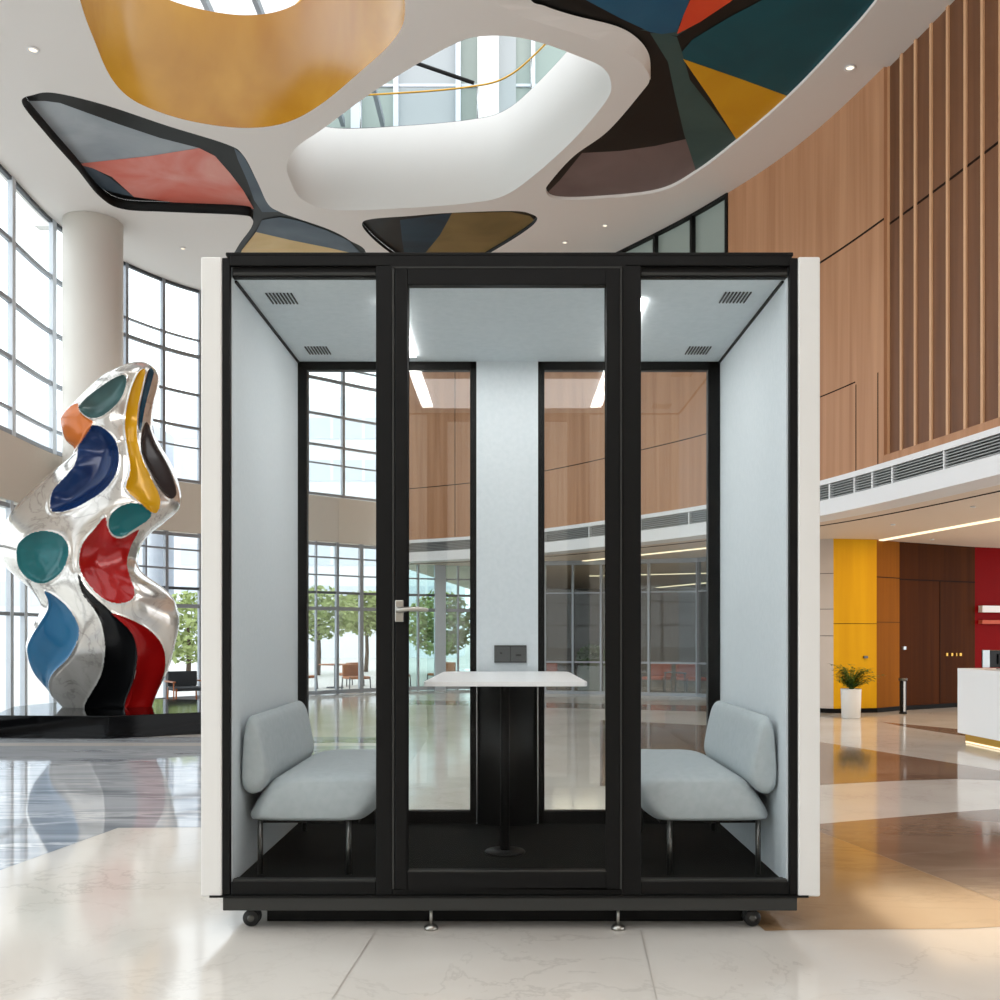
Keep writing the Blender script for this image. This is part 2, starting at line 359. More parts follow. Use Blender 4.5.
# upper clerestory between wood and ceiling
cw=bpy.data.objects.new('window_5',None); COL.objects.link(cw); st(cw)
f=MB(); C5=RC[:igi]+[ig]
f.sweep(C5,-.1,.02,5.28,5.33); f.sweep(C5,-.1,.02,ZC-.03,ZC)
for px in (440,480,520,556,590,622,655,692,727):
    t=on_curve(RC,px); f.post(t[0],t[1],.04,-.1,.02,5.28,ZC)
st(f.build('frame',M['black'],cw)); p=MB(); p.sweep(C5,-.06,-.04,5.3,ZC); st(p.build('pane',M['frost'],cw))
fa=MB(); fa.sweep(RC,-.3,.03,2.142,2.29); fa.sweep(RC,-.3,.03,2.44,2.49); fa.sweep(RC,-.3,-.03,2.28,2.45)
st(fa.build('trim_1',M['fascia']))
gt=thing('air_vent_grille','long grey louvred air grille curving under the oak wall','vent',(2.39,11.5,2.3))
b=MB(); b.sweep(RC,-.028,-.024,2.291,2.439); b.build('backing',M['grilledark'],gt)
b=MB()
for k in range(6): b.sweep(RC,-.024,.015,2.298+k*.024,2.308+k*.024)
b.build('slat',M['grille'],gt)
for px in (545,590,640,690,740,790,831,856,874,894,946,1010):
    b=MB(); t=on_curve(RC,px); b.post(t[0],t[1],.02,-.024,.02,2.291,2.439); b.build('divider',M['fascia'],gt)
sfp=RC[:]+[(8.5,-6),(8.5,27),(-1.0,27)]
so=MB(); so.prism([(x,y) for x,y in sfp],2.15,2.2)
so=st(so.build('ceiling',M['soffit'])); so.name='ceiling_lower'
b=MB(); OC=[(x-ny*0+nx*-.55,y+ny*-.55) for (x,y),(nx,ny) in zip(RC,normals(RC))]
b.sweep(OC,-.008,.008,2.143,2.151); st(b.build('trim_2',M['seam']))
# walls under the soffit
WP=[(3.3,14.6),(3.83,12.3),(4.01,12.2),(4.58,12.3),(4.99,12.62),(6.32,13.4),(8.4,14.2)]
def seg_wall(name,i,j,m,extra=None):
    w=MB(); w.sweep(WP[i:j+1],-.12,0,0,2.15); 
    return st(w.build(name,m))
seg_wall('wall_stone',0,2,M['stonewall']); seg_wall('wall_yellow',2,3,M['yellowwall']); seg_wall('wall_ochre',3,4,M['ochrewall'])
w=MB(); w.sweep(WP[4:6],-.12,0,0,2.15)
w.sweep(WP[4:6],0,.004,1.665,1.68,1); t=(WP[4][0]*.48+WP[5][0]*.52,WP[4][1]*.48+WP[5][1]*.52); d=Vector((WP[5][0]-WP[4][0],WP[5][1]-WP[4][1])).normalized()
w.post(t,(d.x,d.y),.012,0,.004,.06,1.665,1); st(w.build('wall_brown',[M['brownwall'],M['seam']]))
seg_wall('wall_red',5,6,M['redwall'])
bb=MB(); bb.sweep(WP,0,.015,0,.055); st(bb.build('baseboard_right',M['baseb']))
b=MB(); b.sweep(WP[2:4],0,.003,1.1,1.106); b.sweep(WP[3:5],0,.003,1.12,1.126); b.sweep(WP[3:5],0,.003,1.68,1.69); b.sweep(WP[:3],0,.003,1.28,1.286); b.sweep(WP[:3],0,.003,.95,.956); b.sweep(WP[:3],0,.003,1.72,1.726); st(b.build('trim_3',M['seam']))
def on_seg(a,b,px):
    x0,y0=a;x1,y1=b; k=(px-CX)/F; t=(k*y0-x0)/((x1-x0)-k*(y1-y0)); return (x0+(x1-x0)*t,y0+(y1-y0)*t),Vector((x1-x0,y1-y0)).normalized()
for nm,a,b_,px,py,w_,h_,m,lab in (('door_latch',2,3,865,657,.05,.03,'darksteel','small dark latch on the yellow wall panel'),
        ('door_latch',4,5,903,648,.05,.04,'plate','small silver latch beside the ochre panel edge')):
    p,d=on_seg(WP[a],WP[b_],px); z=H+(HY-py)*p[1]/F
    k=MB(); k.post(p,(d.x,d.y),w_,.001,.03,z-h_/2,z+h_/2); k.build(nm,M[m],tags=(lab,'latch'))
sg=None
for n_,px in enumerate((946.5,951.5,956,960)):
    p,d=on_seg(WP[4],WP[5],px); z=H+(HY-654.5)*p[1]/F; w_=(.035,.035,.02,.045)[n_]
    k=MB(); k.post(p,(d.x,d.y),w_,.001,.012,z-.02,z+.02); k.build('wall_plaque',M['brass'],tags=('tiny brass plaque in a row on the dark brown wall','plaque','brass plaques on the brown wall'))
for n_,(py,wd,h_,m,l) in enumerate(((609,.9,.09,'fascia','thick white shelf bar across the red wall'),(622,.8,.05,'coral','thin pinkish shelf bar low on the red wall'))):
    p,d=on_seg(WP[5],WP[6],977); z=H+(HY-py)*p[1]/F
    q=(p[0]+d.x*.5,p[1]+d.y*.5); k=MB(); k.post(q,(d.x,d.y),.95,.001,.07,z-h_/2,z+h_/2); k.build('wall_shelf',M[m],tags=(l,'shelf'))

# shop front behind the booth
SP=[(-.32,16.7),(.6,16.1),(1.5,15.9),(2.95,15.35),(3.3,14.72)]
r=bpy.data.objects.new('window_6',None); COL.objects.link(r); st(r)
f=MB(); f.sweep(SP,-.04,.04,0,.05); f.sweep(SP,-.04,.04,2.08,2.15); f.sweep(SP,-.03,.03,.5,.53); f.sweep(SP,-.03,.03,1.62,1.64)
for i in range(len(SP)-1):
    d=Vector((SP[i+1][0]-SP[i][0],SP[i+1][1]-SP[i][1])).normalized()
    for t in (0,.5):
        f.post((SP[i][0]*(1-t)+SP[i+1][0]*t,SP[i][1]*(1-t)+SP[i+1][1]*t),(d.x,d.y),.035,-.04,.04,0,2.15)
st(f.build('frame',M['alu'],r)); p=MB(); p.sweep(SP,-.008,0,.03,2.1); st(p.build('pane',M['shopglass'],r))
w=MB(); w.sweep([(-.3,26.6),(5.0,26.2),(5.4,14.9)],-.1,0,-.04,2.6); st(w.build('wall_shop',M['shopwall']))
w=MB(); w.box(-.45,-.33,16.75,26.6,-.04,2.15); st(w.build('wall_partition',M['shopwall']))

# ------------------------------------------------------------------ main ceiling with openings
Aout=[(62,-80),(80,0),(95,42),(110,76),(130,98),(162,113),(200,123),(245,128),(285,123),(320,105),(360,72),(392,42),(405,15),(398,-25),(365,-80),(220,-110)]
Bout=[(287,165),(291,182),(303,200),(335,210),(406,208),(470,203),(503,196),(532,177),(574,139),(606,101),(611,83),(602,67),(575,55),(545,44),(515,37),(486,36),(461,41),(419,63),(370,94),(324,128),(297,147)]
Cout=[(22,103),(33,95),(55,93),(105,105),(168,126),(226,144),(243,155),(257,181),(268,204),(280,212),(296,218),(328,229),(349,240),(366,256),(340,300),(260,300),(226,276),(237,248),(251,228),(252,219),(239,215),(168,212),(122,209),(99,196),(76,168),(46,134)]
Eout=[(362,224),(372,219),(410,216),(448,213),(511,211),(531,214),(537,220),(524,232),(490,253),(450,275),(420,272),(389,252),(370,236)]
Fout=[(470,-60),(494,-4),(507,9),(532,20),(591,38.5),(629,54),(645,68),(649.5,80),(641,93),(608,131),(574,156),(551,181),(546,191),(556,199),(595,199),(658,192),(696,173),(738,141),(790,96),(840,44),(879,-2),(920,-70),(700,-150),(560,-140)]
sm={k:spline(v,7) for k,v in dict(A=Aout,B=Bout,C=Cout,E=Eout,F=Fout).items()}
hole={k:[at_z(x,y,ZC) for x,y in v] for k,v in sm.items()}
outer=[(x-nx*.1,y-ny*.1) for (x,y),(nx,ny) in zip(LC[:i386],normals(LC))]+[(x-nx*.22,y-ny*.22) for (x,y),(nx,ny) in zip(RC,normals(RC))]
ce=MB(); ce.flat([outer]+list(hole.values()),ZC,0)
ZPS=dict(C=6.12,E=6.05,F=6.035)
for k in 'CEF': ce.ring(hole[k],ZC,ZPS[k],0 if k=='F' else 1)
ZP=ZPS['F']
# flared lip of the big recess
lip_o=[(470,-60),(494,-4),(507,9),(532,20),(591,38.5),(629,54),(645,68),(649.5,80)]
lip_i=[(505,-60),(528,-4),(545,6),(574,15.5),(616,26),(637,38),(649,55),(650.6,79)]
lo=[(*at_z(x,y,ZC),ZC) for x,y in spline(lip_o,6,False)]; li=[(*at_z(x,y,ZP-.012),ZP-.012) for x,y in spline(lip_i,6,False)]
n=len(lo); ce.add(lo+li,[(i,i+1,n+i+1,n+i) for i in range(n-1)],0,True)
ce.ring(hole['B'],ZC,6.97,2)
st(ce.build('ceiling',[M['ceil'],A['black'],M['wellwhite']]))
w=MB(); w.ring([(x,y) for x,y in hole['A']],ZC,7.12,0); w.build('lightwell_lining',M['yellowpaint'],tags=('deep glossy ochre yellow lining of the rounded skylight well','ceiling artwork'))
def mural(label,outk,base,fields):
    mb=MB(); mats=[A[base]]; ZP=ZPS[outk]
    big=[at_z(x,y,ZP) for x,y in sm[outk]]
    # the panel covers the whole recess
    mb.prism(hole[outk],ZP+.001,ZP+.03,0)
    z=ZP
    for i,(c,pp) in enumerate(fields):
        if A[c] not in mats: mats.append(A[c])
        z=ZP-.0015*(i)
        mb.flat([[at_z(x,y,z) for x,y in pp]],z,mats.index(A[c]))
    mb.build('painted_ceiling_panel',mats,tags=(label,'ceiling artwork','painted ceiling panels'))
def S(*p): return spline(p,6)
mural('black recessed ceiling panel painted with slate grey and coral red fields','C','black',[
 ('slate',[(24,104),(30,101),(45,101),(60,103),(118,124),(160,138),(199,148),(150,156),(76,164),(60,145),(40,122)]),
 ('navy',[(72,160),(84,163),(110,178),(134,197),(112,192),(98,188),(84,176)]),
 ('coral',[(76,164),(150,156),(199,148),(215,156),(230,173),(243,190),(254,209),(200,206),(134,197),(112,177),(92,168)]),
 ('navy',[(234,148),(243,155),(257,181),(268,204),(280,212),(262,212),(254,200),(247,180),(238,160)]),
 ('navy',[(262,220),(280,217),(300,221),(328,231),(349,241),(364,256),(330,248),(290,240),(256,232)]),
 ('tan',[(256,232),(290,240),(330,248),(364,256),(340,300),(260,300),(232,276),(242,250)])])
mural('narrow recessed ceiling panel painted petrol blue and bronze above the booth','E','black',[
 ('petrol',[(400,220),(452,213),(440,235),(418,262),(405,258),(402,240)]),
 ('olive',[(452,213),(511,212),(530,216),(535,221),(522,232),(488,253),(450,275),(420,270),(418,262),(440,235)])])
mural('large recessed ceiling panel with teal, mustard, vermilion and black fields','F','black',[
 ('plum',[(548,192),(560,180),(582,153),(620,151),(655,146),(686,139),(697,172),(660,191),(595,198),(556,198)]),
 ('green',[(650,33),(664,33),(677,37),(684,58),(690,80),(738,141),(697,174),(684,134),(675,95),(668,62)]),
 ('green',[(640,30),(677,36),(730,0),(760,-20),(740,-20),(690,25)]),
 ('teal',[(684,59),(682,52),(692,40),(728,18),(770,-4),(800,-20),(895,-20),(878,0),(840,44),(790,97),(738,78)]),
 ('yellow',[(683,59),(738,78),(790,97),(765,119),(738,142),(710,98)]),
 ('blue',[(575,-12),(586,0),(620,18),(650,32),(662,34),(676,32),(684,14),(692,-6),(680,-60),(600,-60)]),
 ('red',[(692,-4),(684,14),(677,34),(700,22),(730,2),(745,-10),(720,-40),(695,-30)])])
# balustrade over the central well
br=thing('glass_balustrade','curved glass balustrade with a thin brass handrail around the white skylight opening','balustrade',(*at_z(450,130,6.9),6.9))
c=np.mean(np.array(hole['B']),axis=0)
def grow(pl,d): return [(x+(x-c[0])/math.hypot(x-c[0],y-c[1])*d,y+(y-c[1])/math.hypot(x-c[0],y-c[1])*d) for x,y in pl]
rb=grow(hole['B'],.08)
b=MB(); b.ring(rb,6.97,7.44); b.build('pane',M['railglass'],br)
b=MB(); b.tube([(x,y,7.40) for x,y in rb],.011,8,0,True); b.build('handrail',M['brass'],br)
b=MB(); b.ring(grow(hole['B'],.004),6.955,6.975); b.ring(grow(hole['B'],.09),6.955,6.975); b.sm=[False]*len(b.sm)
b.tube([(x,y,6.97) for x,y in grow(hole['B'],.01)],.009,6,0,True); b.build('edge_channel',M['darkalu'],br)
for i in range(0,len(rb),12):
    k=MB(); k.cyl((rb[i][0],rb[i][1],6.97),.010,.43,8); k.build('post',M['plate'],br)
# upper storey seen through the openings
YU=14.6
up=MB(); up.box(-7,5.5,YU+.02,YU+.2,7,11.5,0)
for px0,px1,mi,dep in ((300,352,1,0.0),(352,362,2,.12),(362,394,1,0),(394,399,2,.1),(399,456,3,.015),(456,461,2,.12),(461,478,1,0),(478,499,0,.25),(499,516,3,.05),(516,531,1,.0),(531,535,2,.12),(535,585,1,.02)):
    x0,x1=(px0-CX)*YU/F,(px1-CX)*YU/F; up.box(x0,x1,YU-dep,YU+.02,7,11.5,mi)
for z in (7.9,9.05): up.box(-7,5.5,YU-.03,YU+.02,z-.02,z+.02,2)
st(up.build('wall_upper',[M['wellwhite'],M['frost'],M['fin'],M['uppergrey']]))
b=MB(); b.prism([(-1.4,14.0),(-.5,13.95),(-.5,14.05),(-1.4,14.1)],9.28,9.34); b.add([],[]) ; b=MB()
p0=at_y(416,63,13.8); p1=at_y(474,83,13.8); b.tube([p0,p1],.03,4); b.build('ceiling_track',M['black'],tags=('short black track seen slanting through the white ceiling opening','track'))
sk=MB()
for px in (200,252,300,350): 
    x=(px-CX)*11.5/F; sk.box(x-.03,x+.03,7,14.5,8.4,8.5)
for y in (8,9.5,11,12.5): sk.box(-5,-1.2,y-.03,y+.03,8.4,8.5)
st(sk.build('window_7',M['alu']))
# downlights
def downlight(px,py,label,Z=ZC,r=.026):
    x,y=at_z(px,py,Z); d=thing('downlight',label,'ceiling light',(x,y,Z),'recessed downlights')
    b=MB(); b.lathe([(r,0),(r*1.35,-.004),(r*1.45,-.012),(r*1.1,-.014),(r,-.006)],(x,y,Z-.001),20); b.build('trim_ring',M['fascia'],d)
    b=MB(); b.cyl((x,y,Z-.008),r*.98,.004,20); b.build('lamp',M['lampw'],d)
downlight(33,49,'small round downlight in the white ceiling beside the ochre skylight well',r=.034)
downlight(850,67,'small round downlight in the curved white ceiling edge by the oak wall',r=.034)
downlight(605,225,'small round downlight in white ceiling below the plum grey paint, nearer the frosted clerestory')
downlight(565,242,'small round downlight in white ceiling just above the booth, nearer the bronze panel')
downlight(183,248,'small round downlight in white ceiling between the column and the booth')
downlight(893,524,'tiny downlight in the cream soffit over the ochre wall panel',2.15,.018)
downlight(973,506,'tiny downlight in the cream soffit in front of the long light strip',2.15,.018)
downlight(932,539,'tiny downlight in the cream soffit behind the long light strip',2.15,.018)
def ledstrip(a,b_,label,w=.05):
    p=Vector((*at_z(*a,2.145),2.145)); q=Vector((*at_z(*b_,2.145),2.145)); d=(q-p).normalized(); 
    k=MB(); k.post(((p.x+q.x)/2,(p.y+q.y)/2),(d.x,d.y),(q-p).length,-w/2,w/2,2.138,2.149)
    k.build('light_strip',M['ledwarm'],tags=(label,'strip light','warm ceiling light strips'))
ledstrip((880,540.5),(1060,508),'long warm light strip in the cream soffit above the yellow wall',.09)
ledstrip((545,565),(716,547),'long warm light strip over the shop front, highest seen through the booth',.07)
ledstrip((590,576),(716,573),'warm light strip deep inside the shop, seen below the longest strip',.1)
ledstrip((658,587.5),(716,582),'short warm light strip deepest inside the shop behind the booth',.14)

# ------------------------------------------------------------------ the booth
def X(px): return (px-CX)/300.0
def Zf(py): return H+(HY-py)/300.0
YF,YB=3.3,4.36
bt=thing('meeting_booth','black framed glass meeting booth with white side panels, pale felt walls and a closed door','booth',(X(510),YF+.5,0))
for a,b_ in ((201,222),(798,820)):
    k=MB(); k.box(X(a),X(b_),YF-.005,YB+.08,Zf(896.5),Zf(257)); plabel(k.build('side_panel',M['boothwhite'],bt,.006),'white outer side panel')
x0,x1=X(222),X(798); zt,zb=Zf(254),Zf(895)
fr=MB()
fr.box(x0,X(230),YF,YF+.02,zb,zt-.012); fr.box(X(789.5),x1,YF,YF+.02,zb,zt-.012)
fr.box(X(230),X(789.5),YF-.004,YF+.045,Zf(266),zt)                         # top rail
fr.box(X(226),X(793),YF-.006,YF+.03,zt-.008,zt+.004)
fr.box(X(231),X(376),YF+.012,YF+.04,Zf(276),Zf(265)); fr.box(X(641),X(789),YF+.012,YF+.04,Zf(276),Zf(265))
for a,b_ in ((376,390),(622,641)): fr.box(X(a),X(b_),YF-.004,YF+.045,zb,Zf(266))
fr.box(X(390),X(392.5),YF-.004,YF+.045,zb,Zf(266))
fr.box(X(390),X(626),YF-.004,YF+.045,Zf(268),Zf(264))
fr.box(X(231),X(376),YF+.0,YF+.07,zb,Zf(882)); fr.box(X(641),X(789),YF+.0,YF+.07,zb,Zf(882)); fr.box(X(390),X(622),YF+.0,YF+.09,zb,Zf(889))
fr.build('front_frame',M['black'],bt,.003)
for a,b_ in ((232,375.5),(641.5,788)):
    for z0,z1 in ((886,880),(274.5,271.5)):
        k=MB(); k.box(X(a),X(b_),YF+.006,YF+.03,Zf(z0),Zf(z1)); plabel(k.build('glazing_bead',M['graphite'],bt,.002),'graphite glazing bead')
for a,b_ in ((231,376),(641,789)):
    k=MB(); k.box(X(a),X(b_),YF+.021,YF+.027,Zf(882),Zf(276)); k.build('pane',M['boothglass'],bt)
# door
dr=MB(); dy0,dy1=YF-.012,YF+.024
dr.box(X(395),X(408),dy0,dy1,Zf(888),Zf(269)); dr.box(X(606),X(620),dy0,dy1,Zf(888),Zf(269))
dr.box(X(408),X(606),dy0,dy1,Zf(286),Zf(269)); dr.box(X(408),X(606),dy0,dy1,Zf(888),Zf(870))
dr=dr.build('door',M['black'],bt,.003)
k=MB(); k.box(X(392.6),X(394.6),dy0-.002,dy1,Zf(888),Zf(268.5)); k.box(X(619.8),X(621.6),dy0-.002,dy1,Zf(888),Zf(268.5)); k.box(X(392.6),X(621.6),dy0-.002,dy1,Zf(269.6),Zf(268))
k.box(X(408),X(606),dy0-.001,dy0+.01,Zf(871.2),Zf(869.8))
plabel(k.build('door_edge_trim',M['graphite'],dr),'graphite edge line around the door')
k=MB(); k.box(X(407),X(607),YF+.004,YF+.011,Zf(871),Zf(285)); k.build('pane',M['boothglass'],dr)
k=MB(); k.box(X(395.6),X(404.2),dy0-.012,dy0-.0005,Zf(622),Zf(600.3))
k.tube([(X(400),dy0-.01,Zf(609.8)),(X(400),dy0-.045,Zf(609.8))],.010,12)
P=[(X(399),dy0-.045,Zf(610.3)),(X(404),dy0-.05,Zf(610.3)),(X(410),dy0-.05,Zf(609.5)),(X(420),dy0-.05,Zf(609.5)),(X(428),dy0-.05,Zf(610.2)),(X(430),dy0-.048,Zf(610.5))]
k.tube(P,[.009,.009,.0075,.0075,.0065,.004],12)
plabel(k.build('door_handle',M['steel'],dr,.003),'satin steel lever handle')
# base
k=MB(); k.box(X(210),X(808),YF-.008,YB+.06,Zf(897.2),Zf(895)); k.build('base_plate',M['black'],bt)
k=MB(); k.box(X(223),X(797),YF-.004,YB+.05,Zf(910.5),Zf(897.2)); plabel(k.build('base',M['graphite'],bt,.003),'graphite base beam')
ZFL=.157
k=MB(); k.box(x0,x1,YF+.07,YB,Zf(895),ZFL); plabel(k.build('carpet',M['blackfloor'],bt),'black carpet floor of the booth')
# lining and ceiling
xl,xr=X(230.5),X(788); ZI=2.19
for s_,a,b_ in ((0,x0,xl),(1,xr,x1)):
    k=MB(); k.box(a,b_,YF+.0205,YB,ZFL,ZI); plabel(k.build('wall_lining',M['felt'],bt),'pale blue grey felt side wall')
cl=MB(); cl.box(x0,x1,YF+.046,YB+.05,ZI,ZI+.05); cl=plabel(cl.build('ceiling_panel',M['feltceil'],bt),'blue grey felt booth ceiling')
for a in (xl,xr-.008):
    k=MB(); k.box(a,a+.008,YF+.05,YB,ZI-.008,ZI-.0005); k.build('shadow_gap',M['black'],cl)
for px,py in ((282,298),(318,350),(735,297),(698,350)):
    x,y=at_z(px,py,ZI); k=MB(); s_=1 if px<508 else -1
    for q in range(8):
        dx=(q-3.5)*.0125; k.box(x+dx-.0022,x+dx+.0022,y-.055,y+.055,ZI-.0045,ZI-.0006)
    plabel(k.build('vent_grille',M['socketdark'],cl),'black slotted vent in the booth ceiling')
for s_ in (-1,1):
    ya=at_z(0,298,ZI)[1]; yb=at_z(0,355,ZI)[1]; k=MB(); xa,xb=.349*(ZI-H),.395*(ZI-H)
    off=.02
    k.box(min(s_*xa,s_*xb)+off,max(s_*xa,s_*xb)+off,ya,yb,ZI-.010,ZI-.0006); plabel(k.build('light_strip',M['led'],cl),'white led strip in the booth ceiling')
# rear wall
def XB(px): return (px-CX)*YB/F
def ZB(py): return H+(HY-py)*YB/F
rf=MB()
for a,b_ in ((297,307),(470,476.5),(538,544.5),(708,722)): rf.box(XB(a),XB(b_),YB-.004,YB+.04,ZFL,ZI)
for a,b_ in ((297,476.5),(538,722)):
    rf.box(XB(a),XB(b_),YB-.004,YB+.04,ZB(370),ZI); rf.box(XB(a),XB(b_),YB-.004,YB+.04,ZFL,ZB(811))
rf.build('rear_frame',M['black'],bt,.003)
for a,b_ in ((307,470),(544.5,708)):
    k=MB(); k.box(XB(a),XB(b_),YB+.003,YB+.009,ZB(812),ZB(369)); k.build('rear_pane',M['rearglass'],bt)
k=MB(); k.box(XB(476.5),XB(538),YB-.005,YB+.05,ZFL,ZI); plabel(k.build('rear_panel',M['felt'],bt),'pale felt rear panel between the rear windows')
k=MB(); xa,xb=XB(477.2),XB(537.4); pr=[(xa,YB-.004)]
for i in range(13):
    t=i/12; pr.append((xa+(xb-xa)*t,YB-.012-.05*math.sin(math.pi*t)))
pr.append((xb,YB-.004)); k.prism(pr,ZFL,ZB(684),0,True); plabel(k.build('cable_cover',M['cover'],bt),'black curved cover under the table')
k=MB(); k.box(XB(476.6),XB(477.4),YB-.03,YB-.004,ZFL+.01,ZB(684)); k.box(XB(537.2),XB(538.2),YB-.03,YB-.004,ZFL+.01,ZB(684)); plabel(k.build('cover_edge',M['plate'],bt),'thin silver edge of the black cover')
k=MB(); k.box(XB(494.3),XB(526.5),YB-.014,YB-.0045,ZB(662.5),ZB(645.3)); so_=k.build('power_socket',M['socket'],bt,.002)
k=MB()
k.box(XB(510),XB(510.8),YB-.0155,YB-.013,ZB(662),ZB(646)); k.box(XB(494.3),XB(526.5),YB-.0155,YB-.013,ZB(646.4),ZB(645.3)); k.box(XB(494.3),XB(526.5),YB-.0155,YB-.013,ZB(662.5),ZB(661.6))
k.box(XB(500),XB(502.2),YB-.0155,YB-.013,ZB(654),ZB(652)); k.box(XB(516),XB(521),YB-.0155,YB-.013,ZB(656),ZB(654))
k.build('socket_opening',M['socketdark'],so_)
k=MB(); k.box(-.83,.81,3.412,4.2,.004,.0728); plabel(k.build('under_shadow_block',M['black'],bt),'black box standing in for the shadow under the booth')  # added black box, reads as the dark shadow beneath the booth
# castors and feet
def castor(px,y):
    xx=(px-CX)*y/F
    k=MB(); k.box(xx-.018,xx+.018,y-.02,y+.02,.062,.0725); k.tube([(xx-.0,y,.066),(xx+.012,y,.03)],.012,8); h=k.build('castor',M['darksteel'],bt)
    for d in (-.022,.010):
        k=MB(); k.lathe([(.006,-.002),(.012,-.001),(.013,.003)],(xx+.008,y+d,.0285),16,0,True,'y'); k.build('hub',M['darksteel'],h)
        k=MB(); k.lathe([(.008,0),(.024,.001),(.0285,.004),(.0285,.009),(.024,.012),(.008,.0125)],(xx+.008,y+d,.0285),24,0,True,'y'); k.build('wheel',M['rubber'],h)
for px,y in ((252,3.38),(751,3.38),(252,4.25),(751,4.25)): castor(px-2,y)
for px,y in ((431,3.33),(618,3.33)):
    xx=(px-CX)*3.33/F
    k=MB(); k.cyl((xx,y,.012),.0055,.061,10); k.lathe([(.023,0),(.024,.008),(.018,.016),(.008,.022)],(xx,y,0),20); plabel(k.build('levelling_foot',M['steel'],bt),'steel levelling foot')
# table
tb=thing('pedestal_table','white square topped table on a slim black pedestal inside the booth','table',((505-CX)*3.78/F,3.78,ZFL))
zt_=.828; yf,yb=3.42,4.325; xh=.283; xc=(505.5-CX)*3.42/F
pl=[]
for cx_,cy_,a0,rr in ((xc+xh,yf,-90,.012),(xc+xh-.012,yb,0,.06),(xc-xh+.012,yb,90,.06),(xc-xh,yf,180,.012)):
    sx=1 if a0 in (-90,0) else -1; sy=-1 if a0 in (-90,180) else 1
    for q in range(7):
        a=math.radians(a0+15*q); pl.append((cx_-sx*rr+rr*math.cos(a),cy_-sy*rr+rr*math.sin(a)))
k=MB(); k.prism(pl,zt_-.016,zt_); k.build('table_top',M['tablewhite'],tb,.003)
tx=(505-CX)*3.78/F
k=MB(); k.cyl((tx,3.78,ZFL+.011),.0185,zt_-.017-ZFL-.011,24); k.build('column',M['black'],tb)
k=MB(); k.lathe([(.0,0),(.076,0),(.078,.004),(.074,.010),(.03,.013),(.0,.0135)],(tx,3.78,ZFL+.0005),40); k.build('base_disc',M['black'],tb)
# benches
def bench(s_,label):
    xw=xl if s_>0 else xr
    t=thing('bench_seat',label,'bench',(xw+s_*.25,3.83,ZFL),'upholstered benches in the booth')
    def loft(prof,y0,y1,rnd):
        pc=spline(prof,6); cu=sum(p[0] for p in pc)/len(pc); cz=sum(p[1] for p in pc)/len(pc); R=[]
        ts=[0,.04,.12,.25,.45,.7,1]; L=[]
        for q in ts: L.append((y0+rnd*q, 1-(.30)*(1-math.sqrt(max(0,1-(1-q)**2)))**1.0))
        for q in ts[::-1]: L.append((y1-rnd*q, 1-(.30)*(1-math.sqrt(max(0,1-(1-q)**2)))))
        for y,k_ in L: R.append([(xw+s_*(cu+(u-cu)*k_ if True else u),y,cz+(z-cz)*k_) for u,z in pc])
        return R
    seat=[(.012,.352),(.05,.338),(.2,.336),(.38,.337),(.43,.35),(.475,.395),(.505,.45),(.495,.49),(.44,.506),(.3,.506),(.16,.502),(.085,.47),(.035,.405)]
    k=MB(); k.rings(loft(seat,3.415,4.26,.12)); k.build('seat',M['cloth'],t)
    back=[(.004,.47),(.03,.438),(.072,.452),(.098,.5),(.088,.58),(.066,.675),(.046,.705),(.026,.704),(.012,.66),(.004,.56)]
    k=MB(); k.rings(loft(back,3.405,4.25,.05)); k.build('backrest',M['cloth'],t)
    for u in (.062,.37):
        for y in (3.45,4.2):
            k=MB(); k.cyl((xw+s_*u,y,ZFL),.0095,.345-ZFL,14); k.build('leg',M['darksteel'],t)
    k=MB(); k.box(min(xw+s_*.05,xw+s_*.40),max(xw+s_*.05,xw+s_*.40),3.48,4.18,.329,.343); k.build('seat_frame',M['black'],t)
bench(1,'pale grey upholstered bench by the door handle, its back towards the sculpture')
bench(-1,'pale grey upholstered bench away from the door handle, its back towards the reception desk')

# ------------------------------------------------------------------ sculpture and plinth
pp=[(-3.73,9.25),(-3.0,9.7),(-2.5,10.6),(-2.9,11.3),(-4.0,11.6),(-5.0,11.2),(-5.2,10.4),(-4.85,9.33)]
k=MB(); k.prism(pp,0,.215); k.build('sculpture_plinth',M['plinth'],bevel=.006,tags=('low glossy black granite plinth under the sculpture','plinth'))
k=MB(); e=(-3.76,9.34); 
YS=10.35
def zm(x,y): return (x*.42,340+y*.42)      # traced outline
Lo=[(335,55),(300,65),(262,85),(230,105),(185,145),(150,180),(140,202),(150,240),(172,262),(165,285),(110,330),(50,390),(24,430),(15,460),(12,500),(30,545),(80,590),(105,620),(110,645),(92,680),(75,710),(68,745),(85,800),(120,850),(140,875)]
Ro=[(340,55),(358,62),(372,80),(368,110),(355,150),(350,200),(365,240),(400,300),(422,360),(420,400),(390,430),(345,470),(328,510),(335,550),(390,590),(415,615),(425,640),(430,670),(425,700),(400,780),(370,840),(355,875)]
def curve_y(pts,ys):
    c=np.array(spline(pts,10,False)); yy=np.maximum.accumulate(c[:,1]); return np.interp(ys,yy+np.arange(len(yy))*1e-6,c[:,0])
NV,NU=430,520
ys=55+ (875-55)*np.linspace(0,1,NV)**1.0
ys[0:14]=55+(ys[14]-55)*(np.linspace(0,1,15)[:14])**2
lx,rx=curve_y(Lo,ys),curve_y(Ro,ys)
m3=F/(YS-.1)
wx=lambda zx:(zx*.42-CX)/m3
Lx,Rx=wx(lx)-.028,wx(rx)-.034; Zs=H+(HY-(340+ys*.42))/m3
Zs=np.where(Zs<.2152,.2152,Zs); Zs+= (0.2152-Zs[-1]); Zs=.2152+(Zs-.2152)*1.012
cxs=(Lx+Rx)/2; hw=np.maximum((Rx-Lx)/2,.004)
